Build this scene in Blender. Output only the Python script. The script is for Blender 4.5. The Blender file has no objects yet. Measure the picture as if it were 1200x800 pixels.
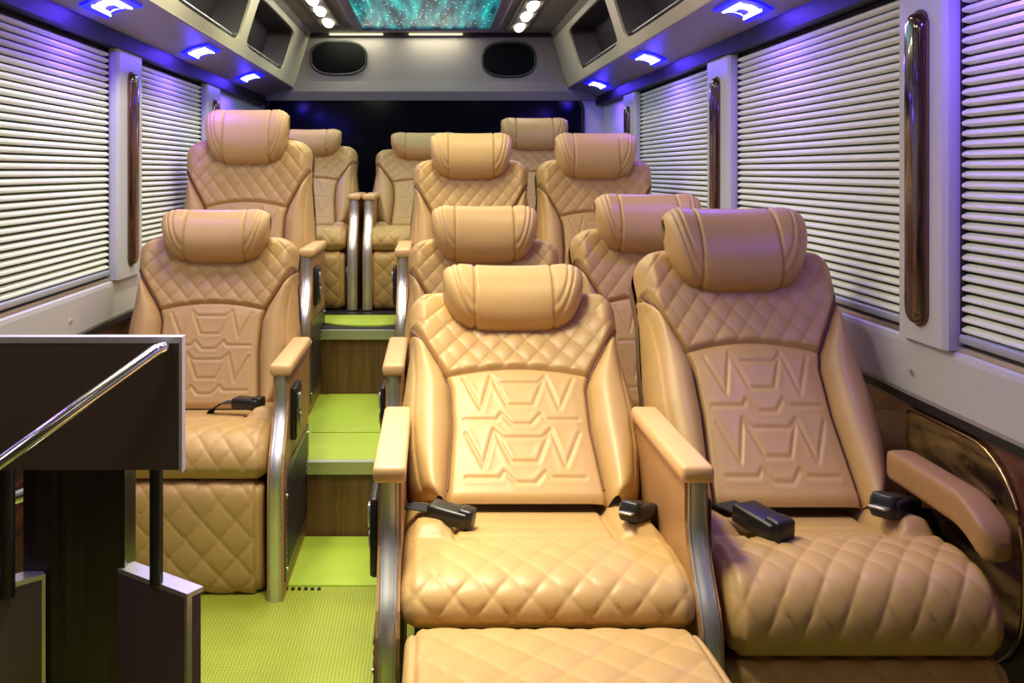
import bpy, math, random
import numpy as np
from mathutils import Vector, Matrix
PI = math.pi
random.seed(3)
S = bpy.context.scene
COL = S.collection
H = 1.16                                   # eye height above the lowest floor

# ------------------------------------------------------------------ camera
cd = bpy.data.cameras.new('camera'); cam = bpy.data.objects.new('camera', cd); COL.objects.link(cam)
cd.sensor_width = 36; cd.lens = 33.0
cd.shift_x = 95/1200; cd.shift_y = -200/1200
cd.clip_start = .02
cam.location = (0, 0, H); cam.rotation_euler = (PI/2, 0, 0)
S.camera = cam

# ------------------------------------------------------------------ world and exposure
w = bpy.data.worlds.new('world'); S.world = w; w.use_nodes = True
bg = w.node_tree.nodes['Background']; bg.inputs[0].default_value = (1, .95, .92, 1); bg.inputs[1].default_value = .05
S.view_settings.view_transform = 'Standard'; S.view_settings.look = 'None'
S.view_settings.exposure = 0.18; S.view_settings.gamma = 1; S.view_settings.use_curve_mapping = False

def lamp(name, loc, size, energy, col, rot=(0, 0, 0), spread=PI):
    l = bpy.data.lights.new(name, 'AREA'); l.shape = 'RECTANGLE'; l.size, l.size_y = size
    l.energy = energy; l.color = col; l.spread = spread
    o = bpy.data.objects.new(name, l); COL.objects.link(o); o.location = loc; o.rotation_euler = rot
    return o
def point(name, loc, r, energy, col):
    l = bpy.data.lights.new(name, 'POINT'); l.shadow_soft_size = r; l.energy = energy; l.color = col
    o = bpy.data.objects.new(name, l); COL.objects.link(o); o.location = loc
    return o
# ceiling lamps of the cabin (two rows, real lamps run forward past the camera)
WARM = (1.0, .94, .66)
for y, el, er in ((.55, 2.4, .7), (1.85, 8.0, .3), (2.95, 8.5, 1.8), (4.05, 5.0, 2.4), (5.15, 3.5, 2.0)):
    lamp('ceiling_and_fill_light', (-.58, y, 2.0), (.12, .5), el, WARM)
    lamp('ceiling_and_fill_light', (.52, y, 2.0), (.12, .5), er, (1.0, .80, .74))
lamp('ceiling_and_fill_light', (-.08, 1.8, 2.0), (.25, .4), 9.5, (1.0, .92, .64), (0, 0, 0), math.radians(84))  # no lamp of either row: fill added to brighten the front centre seat
for y in (2.75, 3.7):  # two more added fills, without fixtures, lifting the centre seats behind
    lamp('ceiling_and_fill_light', (.0, y, 2.0), (.2, .4), 4.5, (1.0, .93, .58), (0, 0, 0), math.radians(120))
# wash lights above the bulkhead
for x in (-.47, .03):
    lamp('bulkhead_wash_light', (x, 5.86, 2.018), (.34, .03), 1.2, (1, .95, .62), (math.radians(28), 0, 0))
# star panel glow
lamp('star_panel_light', (-.03, 4.7, 2.0), (.6, 1.6), 2.5, (.25, .95, .9))
LED_Y_R = (1.65, 2.88, 4.13, 5.38); LED_Y_L = (1.55, 2.81, 3.9, 4.95)

# ------------------------------------------------------------------ materials
def new_mat(name):
    m = bpy.data.materials.new(name); m.use_nodes = True
    return m, m.node_tree.nodes, m.node_tree.links, m.node_tree.nodes['Principled BSDF']
def mat(name, col, rough=.5, metal=0, noise=0, scale=40, bump=0, bscale=300, spec=.5, coat=0):
    m, n, l, b = new_mat(name)
    b.inputs['Base Color'].default_value = (*col, 1); b.inputs['Roughness'].default_value = rough
    b.inputs['Metallic'].default_value = metal; b.inputs['Specular IOR Level'].default_value = spec
    b.inputs['Coat Weight'].default_value = coat
    tc = n.new('ShaderNodeTexCoord')
    if noise:
        t = n.new('ShaderNodeTexNoise'); t.inputs['Scale'].default_value = scale; t.inputs['Detail'].default_value = 4
        r = n.new('ShaderNodeMixRGB'); r.blend_type = 'MULTIPLY'; r.inputs[1].default_value = (*col, 1)
        mr = n.new('ShaderNodeMapRange'); mr.inputs[3].default_value = 1-noise; mr.inputs[4].default_value = 1+noise
        l.new(tc.outputs['Object'], t.inputs['Vector']); l.new(t.outputs['Fac'], mr.inputs[0]); l.new(mr.outputs[0], r.inputs[2])
        r.inputs[0].default_value = 1; l.new(r.outputs[0], b.inputs['Base Color'])
    if bump:
        t2 = n.new('ShaderNodeTexNoise'); t2.inputs['Scale'].default_value = bscale; t2.inputs['Detail'].default_value = 3
        bp = n.new('ShaderNodeBump'); bp.inputs['Strength'].default_value = bump; bp.inputs['Distance'].default_value = .001
        l.new(tc.outputs['Object'], t2.inputs['Vector']); l.new(t2.outputs['Fac'], bp.inputs['Height']); l.new(bp.outputs[0], b.inputs['Normal'])
    return m
def emis(name, col, st):
    m, n, l, b = new_mat(name)
    b.inputs['Base Color'].default_value = (.02, .02, .03, 1); b.inputs['Emission Color'].default_value = (*col, 1)
    b.inputs['Emission Strength'].default_value = st
    return m
def wood(name, c1, c2, sc=(6, 60, 60), rough=.35, rot=(0, 0, 0), coat=.3):
    m, n, l, b = new_mat(name)
    tc = n.new('ShaderNodeTexCoord'); mp = n.new('ShaderNodeMapping'); mp.inputs['Scale'].default_value = sc
    mp.inputs['Rotation'].default_value = rot
    t = n.new('ShaderNodeTexNoise'); t.inputs['Scale'].default_value = 1; t.inputs['Detail'].default_value = 6; t.inputs['Distortion'].default_value = .8
    cr = n.new('ShaderNodeValToRGB'); cr.color_ramp.elements[0].color = (*c1, 1); cr.color_ramp.elements[1].color = (*c2, 1)
    cr.color_ramp.elements[0].position = .35; cr.color_ramp.elements[1].position = .68
    l.new(tc.outputs['Object'], mp.inputs[0]); l.new(mp.outputs[0], t.inputs['Vector']); l.new(t.outputs['Fac'], cr.inputs[0]); l.new(cr.outputs[0], b.inputs['Base Color'])
    b.inputs['Roughness'].default_value = rough; b.inputs['Coat Weight'].default_value = coat
    return m
M = {}
M['leather'] = mat('tan_leather', (.52, .325, .125), .42, noise=.10, scale=9, bump=.25, bscale=420, spec=.45)
M['leather_smooth'] = mat('tan_leather_smooth', (.54, .34, .135), .40, noise=.08, scale=7, bump=.2, bscale=420, spec=.45)
M['piping'] = mat('brown_piping', (.16, .07, .035), .5, noise=.1)
M['shell'] = mat('seat_back_shell', (.22, .12, .07), .5, noise=.1)
M['cap'] = mat('armrest_pad', (.70, .43, .20), .42, noise=.08, bump=.15)
M['wallpad'] = mat('wall_armrest_leather', (.40, .22, .09), .45, noise=.1, bump=.15)
M['armside'] = mat('arm_side_leather', (.40, .21, .085), .45, noise=.12, scale=12, bump=.2)
M['black'] = mat('black_plastic', (.012, .012, .014), .35, noise=.15)
M['webbing'] = mat('black_webbing', (.014, .013, .018), .75, noise=.2, scale=200, bump=.4)
M['chrome'] = mat('chrome', (.82, .84, .88), .16, 1, noise=.04)
M['alu'] = mat('brushed_aluminium', (.72, .72, .72), .42, 1, noise=.10, scale=60)
M['cream'] = mat('cream_plastic', (.60, .58, .53), .42, noise=.05, scale=6, bump=.15)
M['ceil'] = mat('ceiling_vinyl', (.20, .175, .14), .6, noise=.06, scale=5, bump=.2)
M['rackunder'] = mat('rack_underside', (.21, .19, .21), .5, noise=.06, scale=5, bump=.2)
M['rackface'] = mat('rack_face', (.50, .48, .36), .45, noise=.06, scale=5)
M['bulk'] = mat('bulkhead_panel', (.21, .19, .20), .5, noise=.05, scale=4, bump=.15)
M['lip'] = mat('bulkhead_lip', (.20, .17, .20), .5, noise=.06)
M['cubby'] = mat('cubby_lining', (.014, .011, .016), .5, noise=.3, scale=8)
M['valance'] = mat('dark_valance', (.010, .009, .014), .5, noise=.2, spec=.15)
M['sill'] = mat('white_sill', (.60, .60, .61), .38, noise=.04, bump=.12)
M['blind'] = mat('blind_fabric', (.90, .95, .84), .6, noise=.03, scale=30)
M['rail'] = mat('blind_rail', (.50, .54, .62), .35, .3, noise=.05)
M['darkglass'] = mat('dark_glass', (.003, .003, .006), .12, noise=.2, spec=.08)
M['gasket'] = mat('black_rubber', (.01, .01, .012), .6, noise=.2)
M['carpet'] = None
M['guard'] = mat('brown_laminate', (.115, .068, .070), .38, noise=.12, scale=6, spec=.45)
M['guardtop'] = mat('edge_strip', (.62, .56, .72), .35, .2, noise=.05)
M['darkwood'] = wood('dark_ebony_wood', (.006, .004, .005), (.035, .015, .019), (70, 70, 3), .3)
M['walnut'] = wood('walnut_panel', (.035, .014, .008), (.13, .055, .025), (8, 3, 40), .35)
M['redwood'] = wood('reddish_wood', (.10, .03, .016), (.16, .055, .03), (8, 3, 30), .35)
M['burl'] = wood('burl_inlay', (.025, .012, .005), (.34, .20, .07), (9, 5, 22), .38, rot=(.5, 0, 0), coat=.15)
M['handlewood'] = wood('glossy_handle_wood', (.025, .01, .006), (.12, .055, .03), (40, 40, 4), .15, coat=1)
M['riser'] = wood('riser_wood', (.10, .040, .018), (.20, .085, .038), (40, 10, 3), .4)
M['ledwhite'] = emis('led_white', (.80, .88, 1), 4)
M['ledblue'] = emis('led_blue', (.004, .004, 1), 1.6)
M['lens'] = emis('lamp_lens', (1, .95, .78), 9)
M['washlens'] = emis('wash_lens', (1, .92, .5), .9)
M['silver'] = mat('silver_toggle', (.7, .7, .72), .3, .8, noise=.05)
M['grille'] = mat('speaker_cloth', (.004, .005, .006), .9, noise=.3, scale=300, bump=.6, bscale=900, spec=.1)
M['speakerring'] = mat('speaker_ring', (.02, .022, .025), .4, noise=.2)

def floor_mat():
    m, n, l, b = new_mat('green_weave_vinyl')
    tc = n.new('ShaderNodeTexCoord'); mp = n.new('ShaderNodeMapping'); mp.inputs['Rotation'].default_value = (0, 0, PI/4)
    ck = n.new('ShaderNodeTexChecker'); ck.inputs['Scale'].default_value = 170
    ck.inputs['Color1'].default_value = (.44, .50, .05, 1); ck.inputs['Color2'].default_value = (.26, .31, .03, 1)
    t = n.new('ShaderNodeTexNoise'); t.inputs['Scale'].default_value = 5
    mx = n.new('ShaderNodeMixRGB'); mx.blend_type = 'MULTIPLY'; mx.inputs[0].default_value = .35
    l.new(tc.outputs['Object'], mp.inputs[0]); l.new(mp.outputs[0], ck.inputs['Vector']); l.new(tc.outputs['Object'], t.inputs['Vector'])
    l.new(ck.outputs['Color'], mx.inputs[1]); l.new(t.outputs['Fac'], mx.inputs[2]); l.new(mx.outputs[0], b.inputs['Base Color'])
    bp = n.new('ShaderNodeBump'); bp.inputs['Strength'].default_value = .3; bp.inputs['Distance'].default_value = .0008
    l.new(ck.outputs['Fac'], bp.inputs['Height']); l.new(bp.outputs[0], b.inputs['Normal'])
    b.inputs['Roughness'].default_value = .5
    return m
M['floor'] = floor_mat()
def mat_smooth_green():
    return mat('green_step_vinyl', (.42, .56, .06), .5, noise=.10, scale=12, bump=.3, bscale=500)
M['step'] = mat_smooth_green()

def star_mat():
    m, n, l, b = new_mat('star_panel_glow')
    tc = n.new('ShaderNodeTexCoord')
    mp = n.new('ShaderNodeMapping'); mp.inputs['Scale'].default_value = (1, .33, 1)
    v = n.new('ShaderNodeTexVoronoi'); v.inputs['Scale'].default_value = 42; v.feature = 'F1'
    cr = n.new('ShaderNodeValToRGB'); e = cr.color_ramp.elements; e[0].position = .06; e[0].color = (1, 1, 1, 1); e[1].position = .22; e[1].color = (0, 0, 0, 1)
    mp2 = n.new('ShaderNodeMapping'); mp2.inputs['Scale'].default_value = (16, 1.2, 1)
    t = n.new('ShaderNodeTexNoise'); t.inputs['Scale'].default_value = 1; t.inputs['Detail'].default_value = 5
    c2 = n.new('ShaderNodeValToRGB'); e = c2.color_ramp.elements; e[0].position = .40; e[0].color = (.004, .03, .05, 1); e[1].position = .72; e[1].color = (.02, .75, .62, 1)
    x = c2.color_ramp.elements.new(.55); x.color = (.01, .22, .24, 1)
    ad = n.new('ShaderNodeMixRGB'); ad.blend_type = 'ADD'; ad.inputs[0].default_value = 1
    l.new(tc.outputs['Object'], mp.inputs[0]); l.new(mp.outputs[0], v.inputs['Vector']); l.new(v.outputs['Distance'], cr.inputs[0])
    l.new(tc.outputs['Object'], mp2.inputs[0]); l.new(mp2.outputs[0], t.inputs['Vector']); l.new(t.outputs['Fac'], c2.inputs[0])
    l.new(c2.outputs[0], ad.inputs[1]); l.new(cr.outputs[0], ad.inputs[2]); l.new(ad.outputs[0], b.inputs['Emission Color'])
    b.inputs['Emission Strength'].default_value = .95; b.inputs['Base Color'].default_value = (.01, .05, .06, 1); b.inputs['Roughness'].default_value = .2
    return m
M['star'] = star_mat()

# ------------------------------------------------------------------ mesh helpers
class MB:
    def __init__(s): s.v = []; s.f = []
    def add(s, vs, fs):
        o = len(s.v); s.v += [tuple(map(float, p)) for p in vs]; s.f += [tuple(i+o for i in f) for f in fs]; return s
    def box(s, a, b):
        (x0, y0, z0), (x1, y1, z1) = a, b
        return s.add([(x0, y0, z0), (x1, y0, z0), (x1, y1, z0), (x0, y1, z0), (x0, y0, z1), (x1, y0, z1), (x1, y1, z1), (x0, y1, z1)],
                     [(0, 3, 2, 1), (4, 5, 6, 7), (0, 1, 5, 4), (1, 2, 6, 5), (2, 3, 7, 6), (3, 0, 4, 7)])
    def rbox(s, c, h, r=.01, n=4):
        """box of half sizes h with rounded edges (superquadric-like offset of a small box)"""
        k = [h[i]-r for i in range(3)]; N = n*4; vs = []; R = n*2
        for i in range(R+1):
            ph = -PI/2+PI*i/R
            sz = 1 if i > R/2 or (i == R/2) else -1
            for j in range(N):
                th = 2*PI*(j+.5)/N
                dx, dy, dz = math.cos(ph)*math.cos(th), math.cos(ph)*math.sin(th), math.sin(ph)
                vs.append((c[0]+math.copysign(k[0], dx)+r*dx, c[1]+math.copysign(k[1], dy)+r*dy, c[2]+(k[2] if i > R/2 else -k[2] if i < R/2 else 0)+r*dz))
        fs = [(i*N+j, i*N+(j+1) % N, (i+1)*N+(j+1) % N, (i+1)*N+j) for i in range(R) for j in range(N)]
        fs += [tuple(range(N))[::-1], tuple(R*N+j for j in range(N))]
        return s.add(vs, fs)
    def prism(s, pts, axis, a, b):
        """extrude 2-D polygon along an axis (0: pts=(y,z), 1: pts=(x,z), 2: pts=(x,y))"""
        def P(p, t): return (t, p[0], p[1]) if axis == 0 else (p[0], t, p[1]) if axis == 1 else (p[0], p[1], t)
        n = len(pts); vs = [P(p, a) for p in pts]+[P(p, b) for p in pts]
        return s.add(vs, [tuple(range(n))[::-1], tuple(range(n, 2*n))]+[(i, (i+1) % n, n+(i+1) % n, n+i) for i in range(n)])
    def tube(s, path, r, n=10, closed=False):
        P = [Vector(p) for p in path]; m = len(P); vs = []
        up = Vector((0, 0, 1))
        for i, p in enumerate(P):
            if closed: d = (P[(i+1) % m]-P[i-1]).normalized()
            else: d = (P[min(i+1, m-1)]-P[max(i-1, 0)]).normalized()
            u = up if abs(d.dot(up)) < .95 else Vector((0, 1, 0))
            a = d.cross(u).normalized(); b_ = a.cross(d)
            rr = float(r[i]) if isinstance(r, (list, tuple)) else r
            for j in range(n):
                t = 2*PI*j/n; vs.append(p+rr*(math.cos(t)*a+math.sin(t)*b_))
        fs = [(i*n+j, i*n+(j+1) % n, ((i+1) % m)*n+(j+1) % n, ((i+1) % m)*n+j) for i in range(m if closed else m-1) for j in range(n)]
        if not closed: fs += [tuple(range(n)), tuple((m-1)*n+j for j in range(n))[::-1]]
        return s.add(vs, fs)
    def ribbon(s, path, prof, side=Vector((1, 0, 0)), closed=False):
        """sweep profile [(sidewise, outward)] along a path lying in the YZ plane"""
        P = [Vector(p) for p in path]; m = len(P); vs = []; n = len(prof)
        for i, p in enumerate(P):
            d = (P[min(i+1, m-1)]-P[max(i-1, 0)]).normalized(); o = d.cross(side).normalized()
            for a, h in prof: vs.append(p+side*a+o*h)
        fs = [(i*n+j, i*n+(j+1) % n, (i+1)*n+(j+1) % n, (i+1)*n+j) for i in range(m-1) for j in range(n)]
        fs += [tuple(range(n)), tuple((m-1)*n+j for j in range(n))[::-1]]
        return s.add(vs, fs)
    def mesh(s, name, m, smooth=None):
        me = bpy.data.meshes.new(name); me.from_pydata(s.v, [], s.f)
        import bmesh
        b = bmesh.new(); b.from_mesh(me); bmesh.ops.recalc_face_normals(b, faces=b.faces); b.to_mesh(me); b.free()
        if smooth is not None:
            me.polygons.foreach_set('use_smooth', [True]*len(me.polygons)); me.set_sharp_from_angle(angle=math.radians(smooth))
        me.materials.append(m); return me
def link(name, me, parent=None):
    o = bpy.data.objects.new(name, me); COL.objects.link(o)
    if parent: o.parent = parent
    return o
def obj(name, mb, m, parent=None, smooth=None): return link(name, mb.mesh(name, m, smooth), parent)
def tag(o, label, cat, group=None):
    o['label'] = label; o['category'] = cat
    if group: o['group'] = group
    return o
def thing(name, label, cat, loc=(0, 0, 0), group=None, rz=0):
    o = link(name, None); o.location = loc; o.rotation_euler.z = rz
    return tag(o, label, cat, group)
def struct(name, mb, m, smooth=None, parent=None):
    o = obj(name, mb, m, parent, smooth)
    if not parent: o['kind'] = 'structure'
    return o
def grid_mesh(name, P, m, closed_v=False, mask=None, caps=False, ends=None):
    nu, nv = P.shape[:2]
    idx = np.arange(nu*nv).reshape(nu, nv)
    nxt = np.roll(idx, -1, 1) if closed_v else idx[:, 1:]
    cur = idx if closed_v else idx[:, :-1]
    F = np.stack([cur[:-1], nxt[:-1], nxt[1:], cur[1:]], -1)
    if mask is not None: F = F[mask]
    F = F.reshape(-1, 4); V = P.reshape(-1, 3)
    if mask is not None:
        used = np.unique(F); rm = -np.ones(len(V), int); rm[used] = np.arange(len(used)); V = V[used]; F = rm[F]
    fs = F.tolist()
    if caps: fs += [idx[0].tolist(), idx[-1].tolist()[::-1]]
    if ends:
        ring = (rm[idx[0]] if ends == 'lo' else rm[idx[-1]][::-1]).tolist(); fs.append(ring)
    me = bpy.data.meshes.new(name); me.from_pydata(V.tolist(), [], fs); me.polygons.foreach_set('use_smooth', [True]*len(me.polygons))
    import bmesh
    if mask is None:
        b = bmesh.new(); b.from_mesh(me); bmesh.ops.recalc_face_normals(b, faces=b.faces); b.to_mesh(me); b.free()
    me.materials.append(m); return me
def smooth_loop(pts, it=3):
    p = np.array(pts, float)
    for _ in range(it):
        q = np.roll(p, -1, 0); p = np.stack([.75*p+.25*q, .25*p+.75*q], 1).reshape(-1, 2)
    return p
def resample(p, n):
    q = np.vstack([p, p[:1]]); d = np.r_[0, np.cumsum(np.linalg.norm(np.diff(q, axis=0), axis=1))]
    t = np.linspace(0, d[-1], n, endpoint=False)
    return np.stack([np.interp(t, d, q[:, 0]), np.interp(t, d, q[:, 1])], 1), t
def quilt(a, s, pa, ps, A):
    u = a/pa+s/ps; v = a/pa-s/ps
    q = np.abs(np.sin(PI*u)*np.sin(PI*v))
    return A*(q**.18)
def pillow(pts, W, r, nx, ns, disp, ne=12):
    """closed YZ section swept across X with rounded ends; disp(x, y, z, s) pushes along the section normal"""
    sec, s = resample(smooth_loop(pts), ns)
    c = sec.mean(0); tg = np.roll(sec, -1, 0)-np.roll(sec, 1, 0); nm = np.stack([tg[:, 1], -tg[:, 0]], 1); nm /= np.linalg.norm(nm, axis=1)[:, None]
    if ((sec-c)*nm).sum() < 0: nm = -nm
    e = np.linspace(0, PI/2, ne); left = -W/2+r-r*np.cos(e); xs = np.r_[left[:-1], np.linspace(-W/2+r, W/2-r, nx), -left[:-1][::-1]]
    ins = r*(1-np.sqrt(np.clip(1-np.clip((np.abs(xs)-(W/2-r))/r, 0, 1)**2, 0, 1)))
    X = xs[:, None]+0*s[None]; Sg = s[None]+0*X; Y = sec[None, :, 0]+0*X; Z = sec[None, :, 1]+0*X
    fade = np.clip((W/2-np.abs(X))/(r*.8), 0, 1)**.7
    d = disp(X, Y, Z, Sg)*fade-ins[:, None]
    return np.stack([X, Y+nm[None, :, 0]*d, Z+nm[None, :, 1]*d], -1)
def groove(d, w, A): return -A*np.exp(-(d/w)**2)
def poly_dist(X, Z, lines):
    D = np.full(X.shape, 9.)
    for ln in lines:
        for (x0, z0), (x1, z1) in zip(ln[:-1], ln[1:]):
            dx, dz = x1-x0, z1-z0; L = dx*dx+dz*dz
            t = np.clip(((X-x0)*dx+(Z-z0)*dz)/L, 0, 1)
            D = np.minimum(D, np.hypot(X-x0-t*dx, Z-z0-t*dz))
    return D

# ------------------------------------------------------------------ seat shapes
CW = .518
def cushion_disp(x, y, z, s):
    top = z > .36
    q = quilt(x, s, .066, .085, .0085)
    fr = np.clip((.125-y)/.02, 0, 1)*np.clip((z-.335)/.02, 0, 1)
    d = q*fr
    ax = np.abs(x); rear = np.clip((y-.115)/.03, 0, 1)*top
    lobe = np.clip((ax-.155)/.03, 0, 1)
    d = d+rear*(lobe*.030*np.sin(np.clip((ax-.155)/.105, 0, 1)*PI*.85+.25)+(1-lobe)*.006*np.sin(np.clip(y/.45, 0, 1)*40)*.15)
    d = d+top*groove(ax-.157, .006, .012)*np.clip((y-.09)/.03, 0, 1)
    d = d+top*groove(y-.122-.02*(ax < .157), .007, .006)
    d = d+groove(ax-(CW/2-.018), .003, .004)
    return d
cush_sec = [(.0, .31), (-.07, .315), (-.09, .345), (-.085, .392), (-.05, .430), (.02, .440), (.13, .434), (.25, .415), (.43, .402), (.47, .385), (.47, .32), (.25, .31)]
cush_me = grid_mesh('seat_cushion', pillow(cush_sec, CW, .035, 125, 290, cushion_disp), M['leather'], closed_v=True, caps=True)

def foot_disp(x, y, z, s):
    return quilt(x, s, .092, .105, .009)*np.clip((.235-np.abs(x))/.01, 0, 1)*(y < .02)+groove(np.abs(x)-.237, .003, .004)
# hanging footrest: local z down from the hinge, front faces -y
foot_sec = [(.0, 0), (-.045, -.005), (-.055, -.06), (-.055, -.24), (-.045, -.30), (.0, -.312), (.025, -.29), (.03, -.15), (.025, -.01)]
foot_me = grid_mesh('footrest', pillow(foot_sec, CW-.01, .022, 100, 170, foot_disp), M['leather'], closed_v=True, caps=True)

HA = .178; HH = .175
def head_points():
    def disp(x, y, z, s):
        ax = np.abs(x); front = (y < .02)
        d = front*groove(ax-.098, .0035, .006)
        zr = (.09-z)/.18
        for rx, rz in ((.044, .80), (.060, .95)):
            e = np.sqrt(((ax-.098)/rx)**2+(zr/rz)**2)
            d = d+front*(ax > .098)*groove((e-1)*rx, .0030, .0042)
        d = d-.012*(ax < .098)*front*0
        return d
    sec = [(.03, .085), (-.02, .092), (-.06, .075), (-.085, .03), (-.088, -.03), (-.065, -.075), (-.02, -.092), (.03, -.085), (.045, 0)]
    P = pillow(sec, HA*2, .05, 110, 140, disp, 40)
    g = np.sqrt(np.clip(1-np.abs(P[..., 0]/(HA+.002))**3.8, 0, 1)); zt = .0875
    P[..., 2] = zt-(zt-P[..., 2])*(.42+.58*g)
    P[..., 1] -= .018*(np.abs(P[..., 0])/HA)**2
    return P
HP = head_points()
xc = (HP[:-1, :, 0]+HP[1:, :, 0])/2
mid = np.abs(xc) <= .098
head_me = grid_mesh('headrest', HP, M['leather_smooth'], closed_v=True, mask=mid)
head_end_l = grid_mesh('end_panel', HP, M['leather_smooth'], closed_v=True, mask=(xc < -.098), ends='lo')
head_end_r = grid_mesh('end_panel', HP, M['leather_smooth'], closed_v=True, mask=(xc > .098), ends='hi')

BL = .62; BT = .075
def back_w(v):
    vv = np.clip(v, 0, 1)
    base = np.interp(vv, [0, .08, .2, .35, .5, .62, .72, .78, .86, 1], [.235, .255, .272, .278, .274, .266, .258, .259, .262, .262])
    tp = np.clip((vv-.86)/.14, 0, 1); base = base*np.clip(1-tp**2.6, 0, 1)**(1/3.2)
    bt = np.clip((.05-vv)/.05, 0, 1); return base*(1-.10*bt**2)
def seam_x(v): return np.interp(v, [0, .3, .5, .58, .64, .70, .75, .79, .82], [.172, .158, .160, .172, .192, .216, .236, .252, .30])
def arc_z(x): return .575*BL-.022*(x/.16)**2+.0
def emb_lines():
    L = []
    for z0 in (.275, .125):
        L += [[(-.128, z0+.045), (-.090, z0-.040), (-.064, z0+.055)], [(.128, z0+.045), (.090, z0-.040), (.064, z0+.055)],
              [(-.064, z0+.055), (-.045, z0+.034), (.045, z0+.034), (.064, z0+.055)],
              [(-.064, z0+.055), (-.030, z0-.028), (.030, z0-.028), (.064, z0+.055)]]
    for z0 in (.195, .045):
        L += [[(-.13, z0+.012), (-.055, z0+.012), (-.045, z0+.028), (-.022, z0), (.022, z0), (.045, z0+.028), (.055, z0+.012), (.13, z0+.012)]]
    return L
def back_points(nu=196, nv=190):
    t = np.linspace(-1, 1, nu); u = np.sin(t*PI/2)*.35+t*.65
    # v spacing dense near the top
    q = np.linspace(0, 1, nv); v = np.sin(q*PI/2)*.45+q*.55
    nb = 34; t1 = np.linspace(0, 1, nb); tb = 1-(1-t1)**1.6
    uu = np.r_[-1+0*tb, np.linspace(0, 1, nu-2*nb)[1:-1]*0, tb*0]
    ni = nu-2*nb; V = np.tile(v, (nu, 1)); Wv = back_w(v); r = np.minimum(seam_x(v)/np.maximum(Wv, 1e-4), .965)
    k = np.clip((v-.80)/.12, 0, 1); k = k*k*(3-2*k); r = r*(1-k)+.66*k
    U = np.empty((nu, nv)); ts = np.linspace(-1, 1, ni)
    U[nb:nb+ni] = ts[:, None]*r
    for q_ in range(nb):
        f = (1-(q_+1)/nb)**1.6      # 0 at the outer edge
        f = 1-f
        U[nb+ni+q_] = r+(1-r)*(1-(1-(q_+1)/nb)**1.6)
        U[nb-1-q_] = -U[nb+ni+q_]
    Wd = np.tile(Wv, (nu, 1)); X = U*Wd; ax = np.abs(X)
    jr = int(np.argmin(np.abs(v-.575))); vj = v[jr]
    Z = V*BL+(-.022*(np.minimum(ax, .2)/.16)**2+(.575-vj)*BL)*np.clip(1-np.abs(V-vj)/.3, 0, 1)
    # distance to outline (approximate)
    e = np.minimum(Wd-ax, 9); e = np.minimum(e, (1-V)*BL*1.0); e = np.minimum(e, Z+.022)
    # top corners: distance from outline curve numerically
    vo = np.linspace(.78, 1, 60); ox = back_w(vo); oz = vo*BL
    dd = np.min(np.hypot(ax[..., None]-ox, Z[..., None]-oz), -1); e = np.minimum(e, np.where(V > .76, dd, 9))
    rr = .045; fall = np.sqrt(np.clip(1-(1-np.clip(e/rr, 0, 1))**2, 0, 1))
    h = BT*fall
    sx = seam_x(V); d = ax-sx
    bol = np.clip(d/np.maximum(Wd-sx, .02), 0, 1)*(d > 1e-6)*(V < .83)
    h = h+.042*np.sin(np.clip(bol, 0, 1)**.75*PI)*np.clip((.82-V)/.12, 0, 1)
    inner = d <= 1e-6
    sh = np.clip((V-.55)/.25, 0, 1)
    h = h+inner*(.030*sh*np.clip((ax-.09)/.13, 0, 1)**1.3)
    az = arc_z(X); up = np.arange(nv)[None, :] > jr; up = up & (ax < 9)
    q = quilt(X, Z-.2, .056, .068, .0085)
    qm = np.clip((Z-az)/.012, 0, 1)*np.clip(-d/.012, 0, 1)*np.clip(e/.03, 0, 1)
    h = h+inner*up*q*qm
    h = h+inner*groove(Z-az, .0045, .006)
    h = h+groove(d, .006, .016)*(V < .83)
    h = h+groove(d-.72*(Wd-sx), .003, .005)*(d > 0)*(V < .74)
    low = inner*(~up)
    h = h+low*.005*np.clip(np.minimum(az-Z, -d)/.035, 0, 1)
    pd = poly_dist(X, Z, emb_lines()); h = h+low*(groove(pd, .0038, .0026)+.0007*np.exp(-((pd-.010)/.006)**2))
    return np.stack([X, -h, Z], -1), X, Z, V, d, (jr, nb, ni)
BP, bX, bZ, bV, bd, bup = back_points()
def fc(a): return (a[:-1, :-1]+a[1:, :-1]+a[:-1, 1:]+a[1:, 1:])/4
cx, cz, cv, cdd = fc(bX), fc(bZ), fc(bV), fc(bd)
JR, NB, NI = bup
ii = np.arange(cx.shape[0])[:, None]; jj = np.arange(cx.shape[1])[None, :]
outm = ((ii < NB) | (ii >= NB+NI-1)) & (cv < .80)
cup = (jj >= JR) & (ii >= 0)
BPf = BP
def front(name, mask, m): 
    me = grid_mesh(name, BPf, m, mask=mask); 
    return me
quilt_me = front('quilted_panel', (~outm) & cup, M['leather'])
lumb_me = front('lumbar_panel', (~outm) & (~cup), M['leather_smooth'])
bolL_me = front('side_bolster', outm & (cx < 0), M['leather_smooth'])
bolR_me = front('side_bolster', outm & (cx > 0), M['leather_smooth'])
# rear shell
mb = MB(); vs = np.r_[np.linspace(0, .8, 12), .8+.2*np.sin(np.linspace(0, PI/2, 14))[1:]]
ol = [(-float(back_w(v)), v*BL) for v in vs]+[(float(back_w(v)), v*BL) for v in vs[::-1][1:]]
n = len(ol)
loops = [[(x, 0, z) for x, z in ol], [(x, .045, z) for x, z in ol], [(x*.9, .085, .02+(z-.02)*.95) for x, z in ol]]
mb.add(sum(loops, []), [(k*n+i, k*n+(i+1) % n, (k+1)*n+(i+1) % n, (k+1)*n+i) for k in range(2) for i in range(n)]+[tuple(2*n+i for i in range(n))])
shell_me = mb.mesh('backrest', M['shell'], 50)
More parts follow.
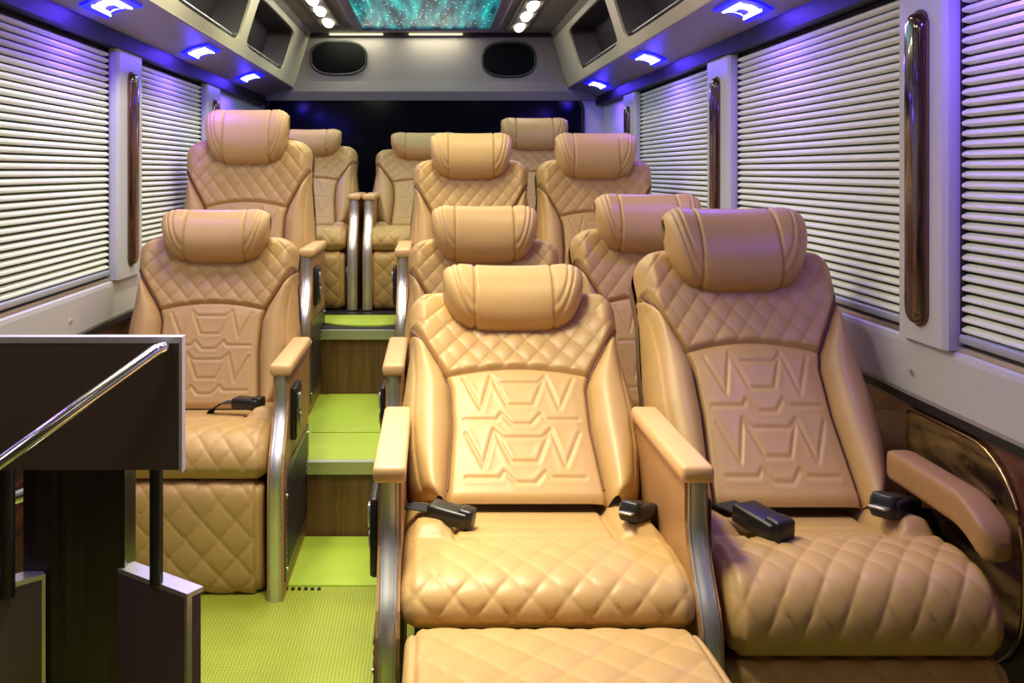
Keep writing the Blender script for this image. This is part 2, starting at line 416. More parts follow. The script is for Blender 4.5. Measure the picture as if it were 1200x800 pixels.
# piping along the shoulder seam
def piping(sg):
    v = np.linspace(.06, .79, 60); pts = []
    for a in v:
        i = np.argmin(np.abs(bV[0]-a)); x = sg*(float(seam_x(a))+.001)
        j = NB if sg < 0 else NB+NI-1; pts.append((float(BP[j, i, 0]), float(BP[j, i, 1])-.0035, float(BP[j, i, 2])))
    return MB().tube(pts, [.0026 if a < .5 else .0026+.0034*min(1, (a-.5)/.1) for a in v.tolist()], 8).mesh('piping', M['piping'], 60)
pipL, pipR = piping(-1), piping(1)
post_me = MB().tube([(-.055, 0, -.12), (-.055, 0, .02)], .006).tube([(.055, 0, -.12), (.055, 0, .02)], .006).mesh('headrest_posts', M['chrome'], 50)
# seat base
mb = MB(); mb.box((-.24, .02, .20), (.24, .44, .31))
base_me = mb.mesh('seat_base', M['black'])
legs = []
for sx_ in (-1, 1):
    for y in (.05, .40):
        legs.append(MB().box((sx_*.19-.02, y-.02, 0), (sx_*.19+.02, y+.02, .205)).mesh('leg', M['black']))
# arm: centred on x=0
APATH = [(0, .587), (0, .515), (-.012, .475), (-.045, .425), (-.078, .385), (-.094, .345), (-.10, .30), (-.10, .0)]
mb = MB(); mb.prism(APATH[::-1]+[(.42, .587), (.42, 0)][::1], 0, -.0215, .0215)
armpanel_me = mb.mesh('arm_panel', M['armside'])
def dens(p, k=5):
    o = []
    for a, b_ in zip(p[:-1], p[1:]):
        for i in range(k): o.append((a[0]+(b_[0]-a[0])*i/k, a[1]+(b_[1]-a[1])*i/k))
    return o+[p[-1]]
def chaikin_open(p, it=2):
    for _ in range(it):
        q = [p[0]]
        for a, b_ in zip(p[:-1], p[1:]): q += [(.75*a[0]+.25*b_[0], .75*a[1]+.25*b_[1]), (.25*a[0]+.75*b_[0], .25*a[1]+.75*b_[1])]
        p = q+[p[-1]]
    return p
ap3 = [(0, y-.0005, z) for y, z in chaikin_open(APATH)]
prof = [(-.0160, -.002), (-.0160, .004), (-.0145, .005), (-.013, .002), (-.0115, .002), (-.010, .006), (-.003, .0075), (.003, .0075), (.010, .006), (.0115, .002), (.013, .002), (.0145, .005), (.0160, .004), (.0160, -.002)]
strip_me = MB().ribbon(ap3, prof).mesh('trim_strip', M['alu'], 30)
capm = MB(); capm.rbox((0, .205, .604), (.031, .222, .0165), .011)
cap_me = capm.mesh('arm_pad', M['cap'], 50)
def outer(sgn):
    x = sgn*.0215
    a = MB().rbox((x+sgn*.008, .085, .47), (.010, .055, .075), .008); m1 = a.mesh('pocket', M['black'], 50)
    b_ = MB(); b_.rbox((x+sgn*.020, .075, .50), (.004, .012, .022), .004); b_.rbox((x+sgn*.020, .095, .445), (.004, .008, .016), .004)
    m2 = b_.mesh('toggle', M['silver'], 50)
    c = MB(); c.prism([(-.075, .04), (-.075, .29), (-.045, .345), (.40, .345), (.40, .04)], 0, x, x+sgn*.004); m3 = c.mesh('lower_panel', M['guard'])
    d = MB()
    for (yy, zz) in ((-.06, .07), (-.06, .27), (.38, .07), (.38, .32)): d.tube([(x+sgn*.004, yy, zz), (x+sgn*.007, yy, zz)], .007, 10)
    m4 = d.mesh('rivets', M['chrome'], 50)
    e = MB()
    for k in range(14):
        zz = .075+.018*k; e.box((min(x+sgn*.003, x+sgn*.0065), -.045, zz), (max(x+sgn*.003, x+sgn*.0065), .36, zz+.007))
    m5 = e.mesh('ribs', M['black'])
    return m1, m2, m3, m4, m5
OUT = {-1: outer(-1), 1: outer(1)}
def buckle(sg):
    mb = MB(); mb.rbox((0, 0, 0), (.026, .045, .016), .008); mb.rbox((0, -.036, .002), (.020, .016, .020), .007)
    return mb.mesh('seat_belt_buckle', M['black'], 50)
buckle_me = buckle(1)
tongue_me = MB().rbox((0, -.052, .0), (.014, .018, .002), .0015).mesh('latch_tongue', M['silver'], 50)
web_me = MB().ribbon([(0, 0, 0), (0, .05, -.005), (0, .09, -.03), (0, .12, -.08)], [(-.022, -.001), (-.022, .001), (.022, .001), (.022, -.001)]).mesh('belt_strap', M['webbing'])

def seat(label, x, yf, z, L, rec, hk, arms, foot='hang', sz=1, hdz=0, hmid=0, py=.40, buck=(), scw=1.0, hs=1.0, cs=1.0, bsc=1.0):
    t = thing('reclining_seat', label, 'seat', (x, yf, z), 'tan quilted leather reclining seats'); t.scale = (1, 1, sz)
    c = link('seat_cushion', cush_me, t); c.scale = (scw, 1, cs); c.location.z = .44*(1-cs)
    b = link('seat_base', base_me, t)
    for l in legs: link('leg', l, t)
    f = link('footrest', foot_me, t); f.location = (0, -.040, .44-.13*cs-.002)
    if foot == 'out': f.rotation_euler.x = math.radians(-94); f.location = (0, -.105, .320)
    else: f.rotation_euler.x = math.radians(5)
    bk = link('backrest', shell_me, t); bk.location = (0, py, .388); bk.rotation_euler.x = -math.radians(rec); bk.scale = (scw, 1, L/BL)
    for nme, me in (('quilted_panel', quilt_me), ('lumbar_panel', lumb_me), ('side_bolster', bolL_me), ('side_bolster', bolR_me), ('piping', pipL), ('piping', pipR)):
        link(nme, me, bk)
    hr = link('headrest', head_me, t); a = math.radians(rec)
    hz = L-.015+hdz; fy = -.085
    hr.location = (0, py+math.sin(a)*hz+math.cos(a)*fy, .388+math.cos(a)*hz-math.sin(a)*fy)
    hr.rotation_euler.x = -a*.75; hr.scale = (hs, 1, hk)
    link('end_panel', head_end_l, hr); link('end_panel', head_end_r, hr); pz = link('post', post_me, hr); pz.location.y = .01
    for side, dx in arms:
        ax_ = dx
        p = link('arm_panel', armpanel_me, t); p.location.x = ax_
        s_ = link('trim_strip', strip_me, p); cp = link('arm_pad', cap_me, t); cp.location.x = ax_
        if side != 0:
            m1, m2, m3, m4, m5 = OUT[side]
            for nme, me in (('pocket', m1), ('toggle', m2), ('lower_panel', m3), ('rivets', m4), ('ribs', m5)): link(nme, me, p)
    for (bx, by, bz, rx, rz, tongue) in buck:
        q = link('seat_belt_buckle', buckle_me, t); q.location = (bx, by, bz); q.rotation_euler = (math.radians(rx), 0, math.radians(rz))
        q.scale = (bsc, bsc, bsc); link('belt_strap', web_me, q).location = (0, .035, 0)
        if tongue: link('latch_tongue', tongue_me, q)
    return t

# ------------------------------------------------------------------ floor and steps
T1, T2 = .239, .509; S1, S2 = 2.98, 3.87; XW = 1.12; YE = 5.98; YN = -.7
struct('floor', MB().box((-XW, YN, -.04), (XW, YE, 0)), M['floor'])
fm = MB(); fm.box((-.42, 2.62, 0), (-.08, S1-.012, .004))
tag(obj('floor_mat', fm, M['step']), 'smooth green floor mat at the foot of the lower aisle step', 'floor mat')
dm = MB()
for k in range(6): dm.rbox((-.40+.018*k, 2.60, .003), (.005, .005, .003), .002, 2)
dm2 = MB()
tag(obj('joint_studs', dm, M['black'], None, 50), 'row of small black studs along the joint of the green floor mat', 'studs')
struct('trim_1', MB().box((-XW, S1, 0), (XW, S1+.012, T1-.03)), M['riser'])
struct('trim_2', MB().box((-XW, S1-.015, T1-.038), (XW, S1+.012, T1+.001)), M['alu'])
struct('trim_3', MB().box((-XW, S1+.012, 0), (XW, S2+.1, T1)), M['step'])
tag(obj('step_mat', MB().box((-.42, 3.30, T1), (-.18, S2-.005, T1+.003)), M['step']), 'paler green mat on the tread between the two aisle steps', 'floor mat')
struct('trim_4', MB().box((-XW, S2, T1), (XW, S2+.012, T2-.03)), M['riser'])
struct('trim_5', MB().box((-XW, S2-.015, T2-.042), (XW, S2+.012, T2-.004)), M['alu'])
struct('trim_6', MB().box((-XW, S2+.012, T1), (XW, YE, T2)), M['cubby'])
pts = [(-.50, 4.2), (-.50, 4.02)]+[(-.50+.46*i/14, 4.02-.10*math.sin(PI*i/14)) for i in range(1, 14)]+[(-.04, 4.02), (-.04, 4.2)]
tag(obj('step_mat', MB().prism(pts, 2, T2, T2+.006), M['step']), 'green mat with a bowed front edge on the top aisle platform', 'floor mat')

# ------------------------------------------------------------------ side walls
zS = lambda z: z+H
def side_wall(sg, name, pill, blinds, ends):
    s = sg
    def bx(x0, x1, y0, y1, z0, z1): return ((min(s*x0, s*x1), y0, z0), (max(s*x0, s*x1), y1, z1))
    W = MB(); W.box(*bx(1.12, 1.18, YN, YE, -.04, zS(.9)))
    return W
struct('wall_left', MB().box((-1.19, YN, -.04), (-1.125, YE, 2.1)), M['walnut'])
struct('wall_right', MB().box((1.125, YN, -.04), (1.19, YE, 2.1)), M['walnut'])
tn = [7]
def tname():
    k = tn[0]; tn[0] += 1; return 'trim_%d' % k
PR = [(1.94, 2.14), (3.35, 3.62), (4.90, 5.19)]
PL = [(1.70, 1.95), (3.19, 3.46), (4.47, 4.74)]
for s, side, PP in ((1, 'right', PR), (-1, 'left', PL)):
    def bx(x0, x1, y0, y1, z0, z1): return ((min(s*x0, s*x1), y0, z0), (max(s*x0, s*x1), y1, z1))
    # lower sill panel with rolled top and bottom edge
    pr = [(1.125, -.372), (1.092, -.372), (1.082, -.378), (1.080, -.39), (1.086, -.50), (1.092, -.512), (1.125, -.512)]
    struct(tname(), MB().prism([(s*a, zS(b)) for a, b in pr], 1, YN, YE), M['sill'])
    struct(tname(), MB().box(*bx(1.088, 1.125, YN, YE, zS(-.372), zS(-.362))), M['alu'])
    struct(tname(), MB().box(*bx(1.100, 1.125, YN, YE, zS(-.362), zS(-.350))), M['gasket'])
    # dark valance above the blinds
    struct(tname(), MB().prism([(s*1.125, zS(.415)), (s*1.05, zS(.415)), (s*1.045, zS(.47)), (s*1.125, zS(.47))], 1, YN, YE), M['valance'])
    # wood wall below
    struct(tname(), MB().box(*bx(1.108, 1.125, YN, YE, 0.0, zS(-.512))), M['redwood'] if s > 0 else M['walnut'])
    struct(tname(), MB().box(*bx(1.09, 1.125, YN, YE, zS(-.53), zS(-.512))), M['gasket'])
    struct(tname(), MB().box(*bx(1.095, 1.125, PP[-1][1], YE, zS(-.372), zS(.43))), M['sill'])
    where = ['nearest the camera', 'second from the camera', 'farthest from the camera']
    for k, (a, b_) in enumerate(PP):
        c = 1.062
        p = [(1.125, a), (c+.008, a), (c, a+.012), (c, b_-.012), (c+.008, b_), (1.125, b_)]
        struct(tname(), MB().prism([(s*x, y) for x, y in p], 2, zS(-.372), zS(.43)), M['sill'])
        if s > 0 or k > 0:
            g = thing('grab_handle', ('glossy brown wooden grab handle on the %s side window pillar ' % side)+where[k if s > 0 else k-1], 'handle', (s*c, (a+b_)/2-.01*s*0, zS(.006)), 'wooden pillar grab handles')
            ym = 0; hh = .338
            q = .034
            path = [(0, 0, -hh), (-s*.014, 0, -hh+.03), (-s*.02, 0, -hh+.08), (-s*.02, 0, hh-.08), (-s*.014, 0, hh-.03), (0, 0, hh)]
            hb = MB(); 
            loops = []
            N = 24; L2 = hh
            outline = []
            for i in range(N): 
                th = 2*PI*i/N; outline.append((q*math.cos(th), (L2-q)*(1 if math.sin(th) >= 0 else -1)+q*math.sin(th)))
            lay = [(1.0, 0), (1.0, .010), (.86, .019), (.60, .023)]
            vs = []
            for f, d in lay:
                for (yy, zz) in outline:
                    vs.append((-s*d, yy*f, (abs(zz)-q*(1-f))*(1 if zz > 0 else -1)))
            hb.add(vs, [(m_*N+i, m_*N+(i+1) % N, (m_+1)*N+(i+1) % N, (m_+1)*N+i) for m_ in range(3) for i in range(N)]+[tuple(3*N+i for i in range(N)), tuple(range(N))[::-1]])
            obj('grip', hb, M['handlewood'], g, 60)
            rim = MB().tube([(-s*.002, yy*1.09, zz*1.008) for yy, zz in outline], .0035, 8, closed=True)
            obj('rim', rim, M['piping'], g, 60)
# windows and blinds
PIT = .0212; ZB0, ZB1 = zS(-.335), zS(.417)
def blind(s, y0, y1, label, wn):
    struct(wn, MB().box((min(s*1.112, s*1.124), y0, zS(-.36)), (max(s*1.112, s*1.124), y1, zS(.44))), M['darkglass'])
    t = thing('window_blind', label, 'blind', (s*1.108, (y0+y1)/2, ZB0), 'white pleated window blinds')
    w_ = y1-y0-.022; h = w_/2
    m = MB()
    pf = [(0, .0005), (-s*.004, .0012), (-s*.0140, .0034), (-s*.0172, .0062), (-s*.0168, .0108), (-s*.007, .0166), (0, .0170)]
    m.prism([(a, b_) for a, b_ in pf], 1, -h, h); me = m.mesh('pleat', M['blind'], 40)
    nn = int((ZB1-ZB0)/PIT)
    for k in range(nn): link('pleat', me, t).location.z = k*PIT
    obj('bottom_rail', MB().rbox((-s*.011, 0, -.010), (.011, h+.004, .009), .004), M['rail'], t, 50)
    obj('backing', MB().box((min(-s*.0005, s*.002), -h, -.01), (max(-s*.0005, s*.002), h, ZB1-ZB0+.01)), M['gasket'], t)
    obj('side_channel', MB().box((min(-s*.014, 0), -h-.011, -.02), (max(-s*.014, 0), -h-.001, ZB1-ZB0+.01)), M['gasket'], t)
    obj('side_channel', MB().box((min(-s*.014, 0), h+.001, -.02), (max(-s*.014, 0), h+.011, ZB1-ZB0+.01)), M['gasket'], t)
blind(1, .55, 1.94, 'white pleated blind at the right edge, beside the near wooden-handled pillar', 'window_1')
blind(1, 2.14, 3.35, 'large white pleated blind behind the front right seat, between two handled pillars', 'window_2')
blind(1, 3.62, 4.90, 'white pleated blind on the right wall behind the second right-hand pillar', 'window_3')
blind(-1, 1.95, 3.19, 'big white pleated blind at the left edge above the brown guard panel', 'window_4')
blind(-1, 3.46, 4.47, 'narrow-looking white pleated blind on the left wall beyond the handled pillar', 'window_5')
blind(-1, .5, 1.70, 'white pleated blind of the left wall just outside the frame', 'window_6')
for s, y, lab in ((1, 2.11, 'small screw cap on the white sill panel at right'), (-1, 2.82, 'small screw cap on the white sill panel at left')):
    tag(obj('screw_cap', MB().tube([(s*1.086, y, zS(-.452)), (s*1.079, y, zS(-.452))], .0065, 12), M['silver'], None, 50), lab, 'screw cap', 'screw caps')

# right wall inlay and armrest
def rr(y0, y1, z0, z1, r0, r1, n=10):
    """rounded rectangle in YZ; r0 radius on near (low y) corners, r1 on the far ones"""
    P = []
    for cy, cz, r, a0 in ((y1-r1, z1-r1, r1, 0), (y0+r0, z1-r0, r0, 90), (y0+r0, z0+r0, r0, 180), (y1-r1, z0+r1, r1, 270)):
        for i in range(n+1):
            a = math.radians(a0+90*i/n); P.append((cy+r*math.cos(a), cz+r*math.sin(a)))
    return P
ip = rr(1.745, 2.17, zS(-.98), zS(-.545), .17, .02)
inl = thing('wall_inlay', 'glossy burl wood inlay with thin brass edge on the right wall', 'wall panel', (1.108, 1.9, .4))
ipl = [(y-1.9, z-.4) for y, z in ip]
obj('burl_panel', MB().prism(ipl, 0, -.006, 0), M['burl'], inl)
obj('brass_edge', MB().tube([(-.007, y, z) for y, z in ipl], .004, 8, closed=True), mat('brass', (.75, .55, .32), .25, 1, noise=.05), inl, 60)
ar = thing('side_armrest', 'tan padded armrest fixed to the right wall beside the front right seat', 'armrest', (1.016, 1.85, zS(-.63)))
sec = [(-.030, -.040), (-.030, -.01), (-.030, .020), (-.022, .027), (.022, .027), (.030, .020), (.030, -.01), (.030, -.040)]
secs = smooth_loop(sec, 2); N = len(secs); vs = []; ys = np.linspace(-.18, .20, 26)
for i, y in enumerate(ys):
    k = 1.0
    en = min(1, (y+.18)/.03+.0); ef = min(1, (.20-y)/.03)
    k = math.sqrt(max(0, 1-(1-en)**2))*.5+.5; k2 = math.sqrt(max(0, 1-(1-ef)**2))*.5+.5
    dz = -.045*max(0, (-.07-y)/.11)**1.6
    for (a, b_) in secs: vs.append((a*k*k2, y, b_*k*k2+dz))
obj('pad', MB().add(vs, [(i*N+j, i*N+(j+1) % N, (i+1)*N+(j+1) % N, (i+1)*N+j) for i in range(len(ys)-1) for j in range(N)]+[tuple(range(N)), tuple((len(ys)-1)*N+j for j in range(N))[::-1]]), M['wallpad'], ar, 60)
obj('bracket', MB().box((.02, -.02, -.045), (.090, .14, -.01)), M['walnut'], ar)
# second wall armrest behind is hidden by the seat; a floor rail runs along the wall
tag(obj('seat_rail', MB().box((1.06, .9, .0), (1.10, 2.6, .05)), M['alu']), 'aluminium seat rail along the floor at the right wall', 'rail')

# ------------------------------------------------------------------ rear wall and bulkhead
def rrx(x0, x1, z0, z1, r, n=8):
    P = []
    for cx_, cz_, a0 in ((x1-r, z1-r, 0), (x0+r, z1-r, 90), (x0+r, z0+r, 180), (x1-r, z0+r, 270)):
        for i in range(n+1):
            a = math.radians(a0+90*i/n); P.append((cx_+r*math.cos(a), cz_+r*math.sin(a)))
    return P
struct('wall_rear', MB().box((-1.19, YE+.01, -.04), (1.19, YE+.08, 2.1)), M['sill'])
struct('window_7', MB().prism(rrx(-1.05, .965, zS(-.35), zS(.47), .09), 1, YE-.012, YE+.01), M['darkglass'], 40)
fr = rrx(-1.05, .965, zS(-.35), zS(.47), .09)
g_ = struct('trim_30', MB().tube([(x, YE-.012, z) for x, z in fr], .012, 8, closed=True), M['gasket'], 60)
# bulkhead: upper face and lip
struct('trim_31', MB().prism([(YE, zS(.50)), (YE-.02, zS(.56)), (YE-.01, zS(.90)), (YE+.01, zS(.90)), (YE+.01, zS(.50))], 0, -1.0, 1.0), M['bulk'], 20)
struct('trim_32', MB().prism([(YE-.035, zS(.445)), (YE-.06, zS(.50)), (YE-.045, zS(.565)), (YE+.01, zS(.565)), (YE+.01, zS(.445))], 0, -1.12, 1.12), M['bulk'], 20)
struct('trim_33', MB().box((-.80, YE-.06, zS(.848)), (.80, YE-.015, zS(.87))), M['valance'])
for i, x in enumerate((-.47, .03)):
    tag(obj('wash_light', MB().rbox((x, YE-.075, zS(.858)), (.17, .010, .006), .004), M['washlens'], None, 50), ('warm wash light strip above the rear bulkhead, beside the left speaker', 'warm wash light strip above the middle of the rear bulkhead')[i], 'light', 'bulkhead wash lights')
for x, hw, hz_, z, lab in ((-.585, .175, .105, .715, 'black oval speaker on the rear bulkhead, left of the two'), (.495, .166, .108, .705, 'black oval speaker on the rear bulkhead, right of the two')):
    t = thing('oval_speaker', lab, 'speaker', (x, YE-.02, zS(z)), 'bulkhead speakers')
    o_ = [(hw*math.copysign(abs(math.cos(a))**.75, math.cos(a)), hz_*math.copysign(abs(math.sin(a))**.75, math.sin(a))) for a in [2*PI*i/40 for i in range(40)]]
    obj('grille', MB().add([(a, -.012, b_) for a, b_ in o_]+[(a*.8, -.020, b_*.8) for a, b_ in o_]+[(a, .03, b_) for a, b_ in o_],
        [(i, (i+1) % 40, 40+(i+1) % 40, 40+i) for i in range(40)]+[(80+i, 80+(i+1) % 40, (i+1) % 40, i) for i in range(40)]+[tuple(range(40, 80))]), M['grille'], t, 50)
    obj('rim', MB().tube([(a, -.010, b_) for a, b_ in o_], .008, 8, closed=True), M['speakerring'], t, 60)

# ------------------------------------------------------------------ ceiling and racks
struct('ceiling', MB().box((-.82, YN, zS(.87)), (.82, YE, zS(.93))), M['ceil'])
sp = thing('star_ceiling_panel', 'teal fibre-optic star panel glowing in the ceiling', 'light panel', (-.03, 4.6, zS(.868)))
obj('glow_panel', MB().box((-.385, -1.1, -.004), (.385, 1.1, .001)), M['star'], sp)
for a, b_, c_, d_ in ((-.44, -.385, -1.16, 1.16), (.385, .44, -1.16, 1.16)): obj('frame', MB().rbox(((a+b_)/2, 0, -.006), ((b_-a)/2, 1.16, .012), .006), M['lip'], sp, 50)
for a in (-1.13, 1.13): obj('frame', MB().rbox((0, a, -.006), (.385, .03, .012), .006), M['lip'], sp, 50)
k = 0
for x, ys_, lab in ((-.59, (4.93, 5.38), 'left'), (.525, (5.10, 5.55), 'right')):
    t = thing('ceiling_light', 'ceiling light strip with bright white bulbs %s of the teal star panel' % lab, 'light', (x, sum(ys_)/2, zS(.868)), 'ceiling light strips')
    obj('housing', MB().rbox((0, -.1, -.004), (.055, .52, .012), .008), M['ceil'], t, 50)
    obj('edge_strip', MB().box((-.062, -.6, -.012), (-.055, .42, .0)), M['alu'], t)
    for j in (-1, 0, 1):
        yy = (ys_[1]-ys_[0])/2*(1 if j > 0 else -1)-(.45 if j < 0 else 0)
        yy = {1: .225, 0: -.02-.15, -1: -.50}[j]
        obj('bulb', MB().tube([(0, yy+.11*math.sin(q*PI/12), -.014) for q in range(-6, 7)], [max(.002, .030*math.cos(q*PI/12)**.6) if abs(q) < 6 else .002 for q in range(-6, 7)], 14), M['lens'], t, 60)
# overhead racks
XI, ZI, XO, ZO = .872, .525, 1.06, .462; XT, ZT = .775, .835
for s, side in ((1, 'right'), (-1, 'left')):
    rk = thing('overhead_rack', 'long %s overhead luggage rack with cream rounded-frame openings' % side, 'luggage rack', (s*.9, 2.6, zS(.5)), 'overhead racks')
    ox, oy, oz = s*.9, 2.6, zS(.5)
    und = [(s*XO-ox, zS(ZO)-oz), (s*XI-ox, zS(ZI)-oz), (s*XI-ox, zS(ZI)+.01-oz), (s*XO-ox, zS(ZO)+.02-oz)]
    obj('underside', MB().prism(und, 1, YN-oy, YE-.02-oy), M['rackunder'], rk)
    # face with openings
    bays = [(4.20+.02, 5.45)] if False else []
    bl = 1.25; y1 = 5.45 if s > 0 else 5.50; ends = [y1-bl*i for i in range(6)]
    def fp(y, t, dep=0):   # t 0 bottom..1 top of the face
        x = XI+(XT-XI)*t; z = ZI+(ZT-ZI)*t
        nx, nz = .955, .30
        return (s*(x+dep*nx)-ox, y-oy, zS(z+dep*nz*.3)-oz)
    fb = MB(); inn = []
    for i in range(5):
        b_, a = ends[i], ends[i]-bl
        n_ = 40; outl = []; inl_ = []
        cy, hy = (a+b_)/2, bl/2
        for j in range(n_):
            th = 2*PI*j/n_+1e-6; c_, s_ = math.cos(th), math.sin(th)
            k1 = 1/max(abs(c_), abs(s_)); outl.append((cy+hy*c_*k1, .5+.5*s_*k1))
            e = .22
            inl_.append((cy+(hy-.075)*math.copysign(abs(c_)**e, c_)*1.0, .535+.375*math.copysign(abs(s_)**e, s_)))
        vs = [fp(*p) for p in outl]+[fp(*p) for p in inl_]+[fp(p[0], p[1], .012) for p in inl_]
        fb.add(vs, [(j, (j+1) % n_, n_+(j+1) % n_, n_+j) for j in range(n_)]+[(n_+j, n_+(j+1) % n_, 2*n_+(j+1) % n_, 2*n_+j) for j in range(n_)])
        rec = MB().add([fp(p[0], p[1], .012) for p in inl_]+[fp(cy+(p[0]-cy)*.9, .53+(p[1]-.53)*.85, .14) for p in inl_],
                       [(j, (j+1) % n_, n_+(j+1) % n_, n_+j) for j in range(n_)]+[tuple(range(n_, 2*n_))])
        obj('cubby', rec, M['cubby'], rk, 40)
        lip_ = MB().tube([fp(cy-.8*hy, .24, .03), fp(cy, .24, .03), fp(cy+.8*hy, .24, .03)], .004, 6)
        obj('cubby_rail', lip_, M['alu'], rk, 60)
    # end and near filler
    for (a, b_) in ((YN, ends[5]), (ends[0], YE-.02)):
        fb.add([fp(a, 0), fp(b_, 0), fp(b_, 1), fp(a, 1)], [(0, 1, 2, 3)])
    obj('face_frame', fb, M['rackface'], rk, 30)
    obj('edge_bead', MB().tube([(s*(XI-.001)-ox, YN-oy, zS(ZI)-oz), (s*(XI-.001)-ox, YE-.03-oy, zS(ZI)-oz)], .006, 8), M['lip'], rk, 60)
    obj('top_filler', MB().prism([(s*XT-ox, zS(ZT)-oz), (s*(XT-.02)-ox, zS(.87)-oz), (s*.84-ox, zS(.872)-oz), (s*.84-ox, zS(ZT)-oz)], 1, YN-oy, YE-.02-oy), M['ceil'], rk)
    # led fixtures
    ang = math.atan2(ZI-ZO, XO-XI)
    for k, y in enumerate(LED_Y_R if s > 0 else LED_Y_L):
        xm = .955; zm = ZO+(ZI-ZO)*(XO-xm)/(XO-XI)
        pos = ['just outside the frame', 'nearest the camera', 'middle of the three in view', 'farthest from the camera']
        t = thing('led_courtesy_light', 'blue-edged white LED fixture under the %s rack, %s' % (side, pos[k]), 'light', (s*xm, y, zS(zm)-.002), 'blue rack LED lights')
        t.rotation_euler = (0, s*ang, 0)
        # arc-shaped fixture: runs across the rack, bowed
        def arc_prism(hw, hy_, bow, z0, z1, m_, nm_, ear=0):
            P = []
            n_ = 14
            for i in range(n_+1):
                u = -1+2*i/n_; P.append((u*hw, -hy_+bow*(1-u*u)-(ear if abs(u) > .72 else 0)))
            for i in range(n_+1):
                u = 1-2*i/n_; P.append((u*hw, hy_+bow*(1-u*u)+(ear if abs(u) > .72 else 0)))
            vs = [(a, b_, z0) for a, b_ in P]+[(a, b_, z1) for a, b_ in P]; N_ = len(P)
            fs = [(i, (i+1) % N_, N_+(i+1) % N_, N_+i) for i in range(N_)]
            for base_ in (0, N_):
                for i in range(n_): fs.append((base_+i, base_+i+1, base_+N_-2-i, base_+N_-1-i))
            return obj(nm_, MB().add(vs, fs), m_, t)
        arc_prism(.058, .105, -.035, -.006, .002, M['ledblue'], 'blue_rim', .012)
        arc_prism(.036, .062, -.035, -.010, -.005, M['ledwhite'], 'white_lens', .02)
        arc_prism(.016, .026, -.02, -.012, -.009, M['ledblue'] if k <= 1 else M['ledwhite'], 'centre_plate', 0)
        point('led_glow_light', (s*(xm), y, zS(zm)-.045), .02, 1.5, (.03, .015, 1))
        lamp('led_down_light', (s*(xm+.0), y, zS(zm)-.02), (.1, .1), 4.2 if s > 0 and k == 0 else 3.0, (.20, .06, 1), (0, -s*ang*0, 0))

# ------------------------------------------------------------------ guard at the left front
g = thing('entry_guard', 'dark brown entry guard with chrome handrail, rods and wood column at left', 'guard rail', (-.60, 1.55, 0))
gx, gy = -.60, 1.55
def G(p): return (p[0]-gx, p[1]-gy, p[2])
def gbox(a, b_): return MB().box(G(a), G(b_))
obj('upper_panel', gbox((-1.05, 1.50, zS(-.478)), (-.402, 1.515, zS(-.275))), M['guard'], g)
e = MB(); e.box(G((-1.05, 1.497, zS(-.275))), G((-.397, 1.518, zS(-.265)))); e.box(G((-.402, 1.497, zS(-.482))), G((-.397, 1.518, zS(-.2755))))
obj('edge_strip', e, M['guardtop'], g)
obj('wood_column', gbox((-.695, 1.60, 0), (-.522, 1.66, zS(-.30))), M['darkwood'], g)
obj('rod', MB().tube([G((-.452, 1.545, zS(-.68))), G((-.452, 1.545, zS(-.47)))], .011, 14), M['black'], g, 60)
obj('rod', MB().tube([G((-.698, 1.545, zS(-.70))), G((-.698, 1.545, zS(-.47)))], .013, 14), M['black'], g, 60)
def slant(p, q, z1, nm):
    (xa, ya), (xb, yb) = p, q; d = Vector((xb-xa, yb-ya, 0)).normalized(); nn_ = Vector((-d.y, d.x, 0))*.034
    P = [(xa, ya), (xb, yb), (xb+nn_.x, yb+nn_.y), (xa+nn_.x, ya+nn_.y)]
    pb = obj(nm, MB().prism([(a-gx, b_-gy) for a, b_ in P], 2, 0, z1-.008), M['guard'], g)
    P2 = [(a-gx, b_-gy) for a, b_ in [(xa-d.x*.0, ya), (xb+d.x*.006, yb+d.y*.006), (xb+nn_.x+d.x*.006, yb+nn_.y+d.y*.006), (xa+nn_.x, ya+nn_.y)]]
    obj('cap_strip', MB().prism(P2, 2, z1-.008, z1), M['silver'], pb)
    # metal end edge
    nn_ = nn_*.3; P3 = [(xb-gx, yb-gy), (xb+d.x*.006-gx, yb+d.y*.006-gy), (xb+nn_.x+d.x*.006-gx, yb+nn_.y+d.y*.006-gy), (xb+nn_.x-gx, yb+nn_.y-gy)]
    obj('end_strip', MB().prism(P3, 2, 0, z1-.008), M['alu'], pb)
slant((-.534, 1.60), (-.395, 1.505), zS(-.677), 'lower_panel')
slant((-.80, 1.46), (-.657, 1.585), zS(-.682), 'lower_panel')
A0 = Vector((-.425, 1.45, zS(-.277))); A1 = Vector((-.605, 1.30, zS(-.41))); A2 = A0+(A1-A0)*2.1
obj('handrail', MB().tube([G(A0+Vector((0, .05, -.004))), G(A0+Vector((.004, .02, -.001))), G(A0), G(A1), G(A2)], .0095, 16), M['chrome'], g, 60)
obj('handrail_post', MB().tube([G(A2), G((A2.x, A2.y, 0))], .012, 14), M['chrome'], g, 60)
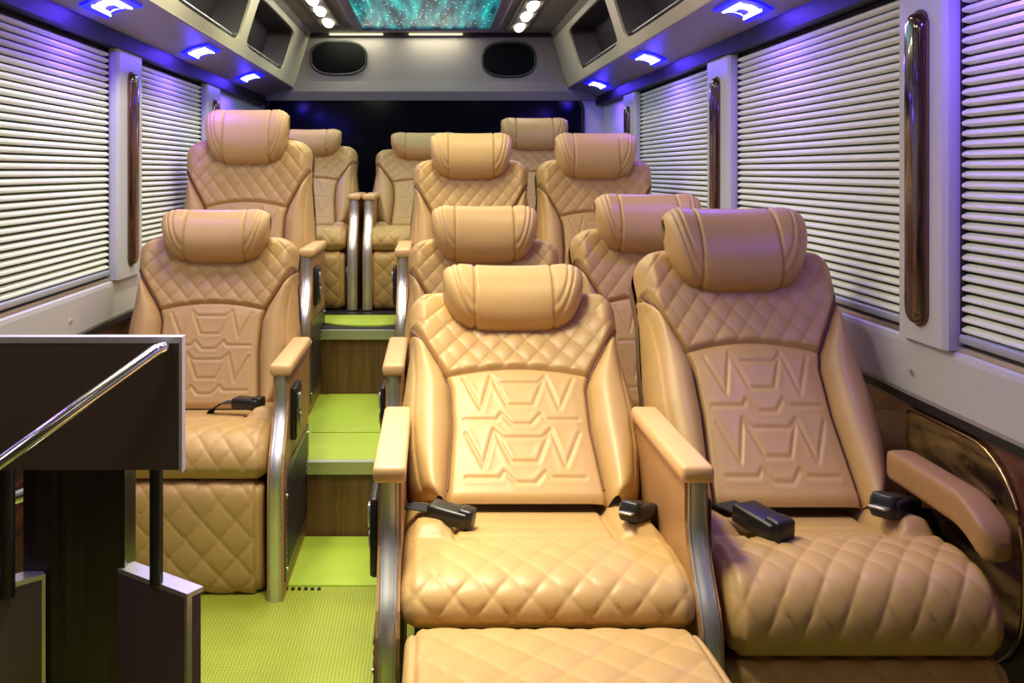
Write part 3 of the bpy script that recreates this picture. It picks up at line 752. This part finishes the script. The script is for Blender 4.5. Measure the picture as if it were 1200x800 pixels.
obj('grab_bar', MB().tube([G((-.86, 1.75, zS(-.64))), G((-.64, 1.75, zS(-.56)))], .012, 12), M['chrome'], g, 60)

# ------------------------------------------------------------------ seats
AX = .281
CX = .209
seat('front centre tan reclining seat with its footrest raised, beside the aisle', CX, 1.73, 0, .605, 47, 1.0, [(-1, -.285), (1, .280)], foot='out', py=.35, hdz=-.045, scw=1.02, cs=.74,
     buck=[(-.17, .20, .455, 8, 70, False), (.215, .19, .465, -12, -35, True)])
seat('front right tan reclining seat by the wall armrest, buckle lying on cushion', .775, 1.74, 0, .685, 38, 1.27, [], foot='hang', py=.35, scw=.955, hdz=-.025, cs=1.2, bsc=1.25,
     buck=[(-.115, .13, .462, 5, 25, False), (.19, .21, .465, -10, -50, True)])
seat('left tan reclining seat just behind the brown entry guard', -.712, 2.63, 0, .59, 24, 1.0, [(1, .292)], py=.37, hdz=-.012, scw=1.02, buck=[(.16, .20, .46, 0, 70, False)])
seat('second-row centre tan seat directly behind the front centre seat', .18, 2.63, 0, .59, 27, 1.1, [(-1, -.285)], py=.38, scw=.98)
seat('second-row right tan seat, partly hidden behind the front right seat', .735, 2.63, 0, .63, 27, 1.15, [], py=.38, scw=.98)
seat('left tan seat on the first step, purple-lit, high headrest', -.785, 3.63, T1, .69, 14, 1.32, [(1, .305)], py=.34, scw=1.04)
seat('third-row centre tan seat on the first step beside the aisle', .175, 3.63, T1, .615, 20, 1.15, [(-1, -.285)], py=.38, scw=.97)
seat('third-row right tan seat on the first step by the far blind', .72, 3.63, T1, .615, 20, 1.15, [], py=.38, scw=.97)
seat('rear-row left tan seat under the dark rear window', -.655, 4.45, T2+.006, .575, 30, .98, [(0, .290)], sz=.86, py=.38)
seat('rear-row centre tan seat right of the paired aisle arms', -.035, 4.45, T2+.006, .55, 30, .98, [(0, -.260)], sz=.86, py=.38)
seat('rear-row right tan seat, only its headrest showing by the rear window corner', .55, 4.45, T2+.006, .60, 27, 1.15, [], sz=.88, py=.38)
